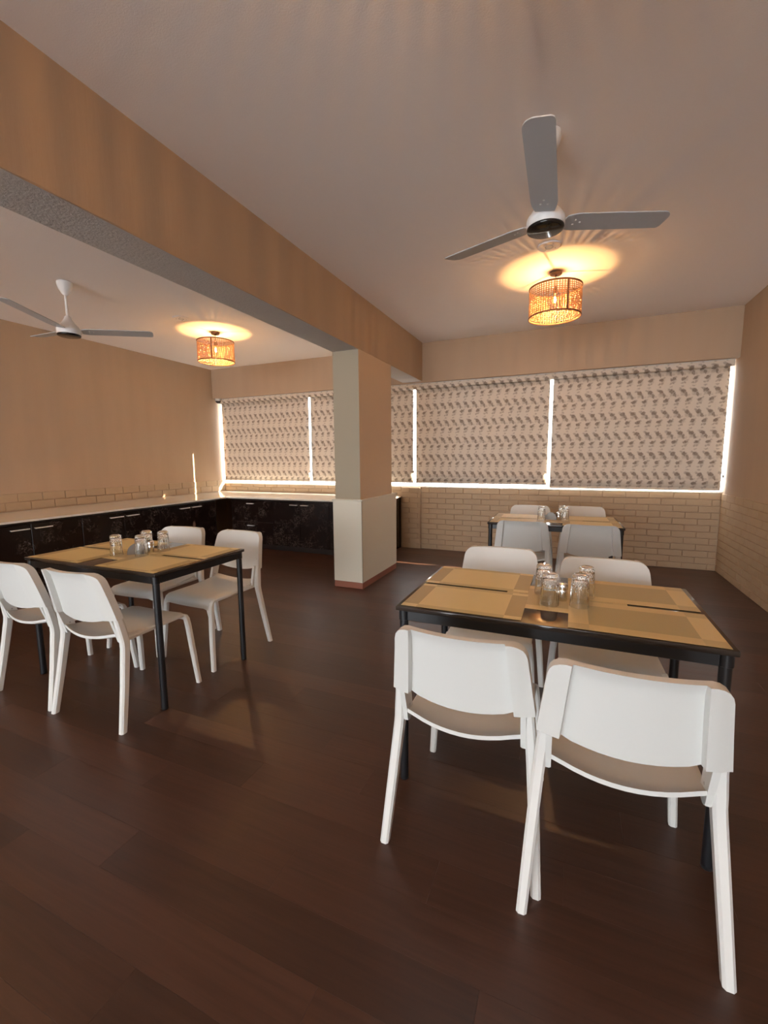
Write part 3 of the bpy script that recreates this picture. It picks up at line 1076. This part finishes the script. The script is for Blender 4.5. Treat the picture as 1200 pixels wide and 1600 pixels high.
def shaker(key, lx, ly, label):
    x, y, z = on_table(key, lx, ly, ZM)
    t = thing('shaker', (x, y, z), label, 'shaker', 'steel topped table shakers')
    bm = bmesh.new()
    lathe(bm, [(0.0, 0.0), (0.017, 0.0), (0.019, 0.003), (0.019, 0.045), (0.017, 0.050), (0.0, 0.050)], 24)
    finish('jar', bm, 'chrome', t, smooth=40)
    bm = bmesh.new()
    lathe(bm, [(0.020, 0.046), (0.0205, 0.050), (0.0205, 0.064), (0.018, 0.070), (0.008, 0.073), (0.0, 0.073)], 24, cap=False)
    lid = finish('lid', bm, 'chrome', t, smooth=40)
    for k in range(5):
        bm = bmesh.new()
        an = 2*math.pi*k/5
        lathe(bm, [(0.0, 0.0738), (0.0012, 0.0732), (0.0012, 0.072)], 6, (0.006*math.cos(an), 0.006*math.sin(an), 0))
        finish('hole', bm, 'dark_plastic', lid)
shaker('front', 0.054, -0.030, 'steel shaker between the tumblers on the front table')
shaker('left', 0.066, 0.040, 'steel shaker among the tumblers on the counter-side table')
shaker('far', 0.045, 0.005, 'steel shaker beside the right tumbler on the back table')

def napkin_holder(key, lx, ly, rz, label, filled=False):
    x, y, z = on_table(key, lx, ly, ZM)
    t = thing('napkin_holder', (x, y, z), label, 'napkin holder', 'half-round steel napkin holders', rz)
    B('base', -0.050, 0.050, -0.014, 0.014, 0.0, 0.002, 'dark_steel', t)
    for s in (-1, 1):
        bm = bmesh.new()
        pts = [(-0.050, 0.002)] + [(0.050*-math.cos(k*math.pi/20), 0.006+0.060*math.sin(k*math.pi/20)) for k in range(21)] + [(0.050, 0.002)]
        va = [bm.verts.new((px, s*0.014-0.0008, pz)) for px, pz in pts]
        vb = [bm.verts.new((px, s*0.014+0.0008, pz)) for px, pz in pts]
        bm.faces.new(va)
        bm.faces.new(vb)
        for i in range(len(pts)):
            j = (i+1) % len(pts)
            bm.faces.new((va[i], va[j], vb[j], vb[i]))
        finish('side_plate', bm, 'dark_steel', t)
    if filled:
        B('napkins', -0.045, 0.045, -0.012, 0.012, 0.002, 0.060, 'paper', t, 0.002)
napkin_holder('left', 0.028, -0.030, 0.70, 'half-round steel napkin holder behind the tumblers on the counter-side table')
napkin_holder('far', -0.020, 0.010, 0.05, 'half-round steel napkin holder on the back table between the tumblers')

# ------------------------------------------------------------------ chairs
def chair_backrest(t):
    bm = bmesh.new()
    def xo(z):
        return 0.2300-0.125*(z-0.55)
    us = [-1, -0.985, -0.95, -0.88, -0.80, -0.735, -0.715, -0.60, -0.45, -0.30, -0.15]
    us = us + [0.0] + [-u for u in reversed(us)]
    nz = 14
    front, back = [], []
    for u in us:
        au = abs(u)
        # bottom and top of this column
        if au >= 0.715:
            zb = 0.556
        else:
            zb = 0.530 + 0.022*(au/0.715)**2
            if au > 0.62:
                zb += 0.004
        ztop = 0.800
        rc = 0.045
        xe = 0.203
        xx = au*xe
        if xx > xe-rc:
            ztop = 0.800-rc+math.sqrt(max(0.0, rc*rc-(xx-(xe-rc))**2))
        colf, colb = [], []
        for j in range(nz+1):
            z = zb+(ztop-zb)*j/nz
            k = (z-0.55)/0.25
            x = u*xo(z)
            y0 = -0.205-0.205*(z-0.55)-0.012*k*k
            bow = -0.040*(1-u*u)
            thick = 0.040 if au >= 0.735 else 0.014
            # shell thickens to a lip along the top
            if au < 0.735 and z > 0.775:
                thick = 0.014+0.012*min(1.0, (z-0.775)/0.018)
            yf = y0+bow+0.018
            if au >= 0.95:
                thick *= 0.90
            colf.append(bm.verts.new((x, yf, z)))
            colb.append(bm.verts.new((x, yf-thick, z)))
        front.append(colf)
        back.append(colb)
    for g, flip in ((front, 1), (back, 0)):
        for a, b in zip(g, g[1:]):
            for j in range(nz):
                bm.faces.new((a[j], b[j], b[j+1], a[j+1]))
    for i in range(len(us)-1):
        bm.faces.new((front[i][0], front[i+1][0], back[i+1][0], back[i][0]))
        bm.faces.new((front[i][-1], front[i+1][-1], back[i+1][-1], back[i][-1]))
    for i in (0, -1):
        for j in range(nz):
            bm.faces.new((front[i][j], front[i][j+1], back[i][j+1], back[i][j]))
    o = finish('backrest', bm, 'white_plastic', t, smooth=38)
    return o

def chair_seat(t):
    bm = bmesh.new()
    prof = [(-0.205, 0.470), (-0.195, 0.463), (-0.15, 0.455), (-0.09, 0.449), (0.0, 0.446), (0.09, 0.448), (0.15, 0.450), (0.19, 0.448),
            (0.215, 0.441), (0.233, 0.428), (0.242, 0.412), (0.245, 0.396)]
    nx = 12
    top, bot = [], []
    for k, (y, z) in enumerate(prof):
        f = (y+0.205)/0.45
        hw = 0.190+0.016*f
        if k >= 8:
            hw -= 0.004*(k-7)
        rt_, rb_ = [], []
        for i in range(nx+1):
            u = i/nx*2-1
            x = u*hw
            dish = 0.012*(u*u)*(1-f) - 0.004*(1-u*u)
            roll = -0.010*max(0.0, abs(u)-0.86)/0.14*(0.3+0.7*f)
            yy = y
            if k == 0:
                yy = y-0.028*(1-u*u)
            elif k == 1:
                yy = y-0.020*(1-u*u)
            drop = -0.012*(1-u*u) if k < 2 else 0.0
            rt_.append(bm.verts.new((x, yy, z+dish+roll+drop)))
            n_ = 0.014
            if k >= 8:
                rb_.append(bm.verts.new((x, yy-n_*min(1, (k-7)/3), z+dish+roll-n_*max(0.15, 1-(k-7)/3))))
            else:
                rb_.append(bm.verts.new((x, yy, z+dish+roll+drop-n_)))
        top.append(rt_)
        bot.append(rb_)
    for g in (top, bot):
        for a, b in zip(g, g[1:]):
            for i in range(nx):
                bm.faces.new((a[i], a[i+1], b[i+1], b[i]))
    for i in range(nx):
        bm.faces.new((top[0][i], top[0][i+1], bot[0][i+1], bot[0][i]))
        bm.faces.new((top[-1][i], top[-1][i+1], bot[-1][i+1], bot[-1][i]))
    for e in (0, nx):
        for k in range(len(prof)-1):
            bm.faces.new((top[k][e], top[k+1][e], bot[k+1][e], bot[k][e]))
    return finish('seat', bm, 'white_plastic', t, smooth=50)

def make_chair():
    t = thing('dining_chair', (0, 0, 0), '', 'chair', 'white plastic dining chairs')
    chair_seat(t)
    br = chair_backrest(t)
    for s in (-1, 1):
        # rear leg: post inside the back sleeve, knee at seat height, splayed foot
        bm = bmesh.new()
        pts = [(s*0.204, -0.222, 0.62), (s*0.209, -0.203, 0.54), (s*0.2152, -0.191, 0.47), (s*0.2180, -0.186, 0.435), (s*0.2205, -0.188, 0.405), (s*0.2345, -0.218, 0.22), (s*0.250, -0.258, 0.0)]
        sz = [(0.030, 0.034), (0.032, 0.038), (0.034, 0.042), (0.034, 0.042), (0.034, 0.041), (0.033, 0.037), (0.030, 0.033)]
        sweep_rect(bm, pts, sz, 0.007)
        finish('leg', bm, 'white_metal', t, smooth=40)
        # front leg under the rolled seat corner
        bm = bmesh.new()
        pts = [(s*0.196, 0.196, 0.440), (s*0.1985, 0.214, 0.428), (s*0.200, 0.224, 0.405), (s*0.205, 0.229, 0.36), (s*0.217, 0.244, 0.18), (s*0.231, 0.258, 0.0)]
        sz = [(0.026, 0.020), (0.028, 0.026), (0.030, 0.030), (0.031, 0.031), (0.030, 0.030), (0.027, 0.028)]
        sweep_rect(bm, pts, sz, 0.006)
        finish('leg', bm, 'white_metal', t, smooth=40)
        # side rail below the seat edge
        bm = bmesh.new()
        box(bm, -0.010, 0.010, -0.195, 0.198, 0.424, 0.443, 0.004)
        bmesh.ops.translate(bm, verts=bm.verts, vec=(s*0.196, 0, 0))
        finish('side_rail', bm, 'white_metal', t, smooth=40)
        # inner bracket that ties seat and back to the post, with two screws
        bm = bmesh.new()
        ol = [(-0.240, 0.575), (-0.176, 0.575), (-0.160, 0.500), (-0.150, 0.452)]
        for q in range(7):
            an = -q/6*math.pi
            ol.append((-0.176+0.026*math.cos(an), 0.444+0.022*math.sin(an)))
        ol.append((-0.208, 0.47))
        va = [bm.verts.new((s*0.186, y_, z_)) for y_, z_ in ol]
        vb = [bm.verts.new((s*0.203, y_, z_)) for y_, z_ in ol]
        bm.faces.new(va)
        bm.faces.new(vb)
        for i in range(len(ol)):
            j = (i+1) % len(ol)
            bm.faces.new((va[i], va[j], vb[j], vb[i]))
        bk = finish('bracket', bm, 'white_plastic', t)
        for (y_, z_) in ((-0.196, 0.545), (-0.180, 0.480)):
            bm = bmesh.new()
            tube(bm, [(s*0.1855, y_, z_), (s*0.1875, y_, z_)], 0.0045, 10)
            finish('screw', bm, 'screw_steel', bk)
    return t
PROTO = make_chair()
chairs = [
    (-0.295, 1.513, 0.00, 'white chair with its back to the camera, left one at the front table'),
    (0.165, 1.456, 0.015, 'white chair closest to the camera, right one at the front table'),
    (-0.350, 2.290, math.pi+0.03, 'white chair across the front table facing the camera, on the column side'),
    (0.184, 2.190, math.pi+0.03, 'white chair across the front table facing the camera, on the right wall side'),
    (-2.764, 1.557, 0.00, 'white chair cut by the left picture edge, back to camera at the counter-side table'),
    (-2.228, 1.557, 0.040, 'white chair back to camera beside the near leg of the counter-side table'),
    (-2.775, 2.215, math.pi+0.07, 'white chair on the far side of the counter-side table, nearest the cabinets'),
    (-2.245, 2.225, math.pi-0.035, 'white chair on the far side of the counter-side table, nearest the column'),
    (-0.362, 4.020, 0.02, 'white chair at the near left side of the back table'),
    (0.160, 3.985, 0.01, 'white chair at the near right side of the back table'),
    (-0.392, 4.730, math.pi, 'white chair behind the back table against the bricks, left one'),
    (0.145, 4.800, math.pi, 'white chair behind the back table against the bricks, right one'),
]
for i, (x, y, rz, lab) in enumerate(chairs):
    c = PROTO if i == 0 else copy_tree(PROTO)
    c.location = (x, y, 0)
    c.rotation_euler = (0, 0, rz)
    c['label'] = lab
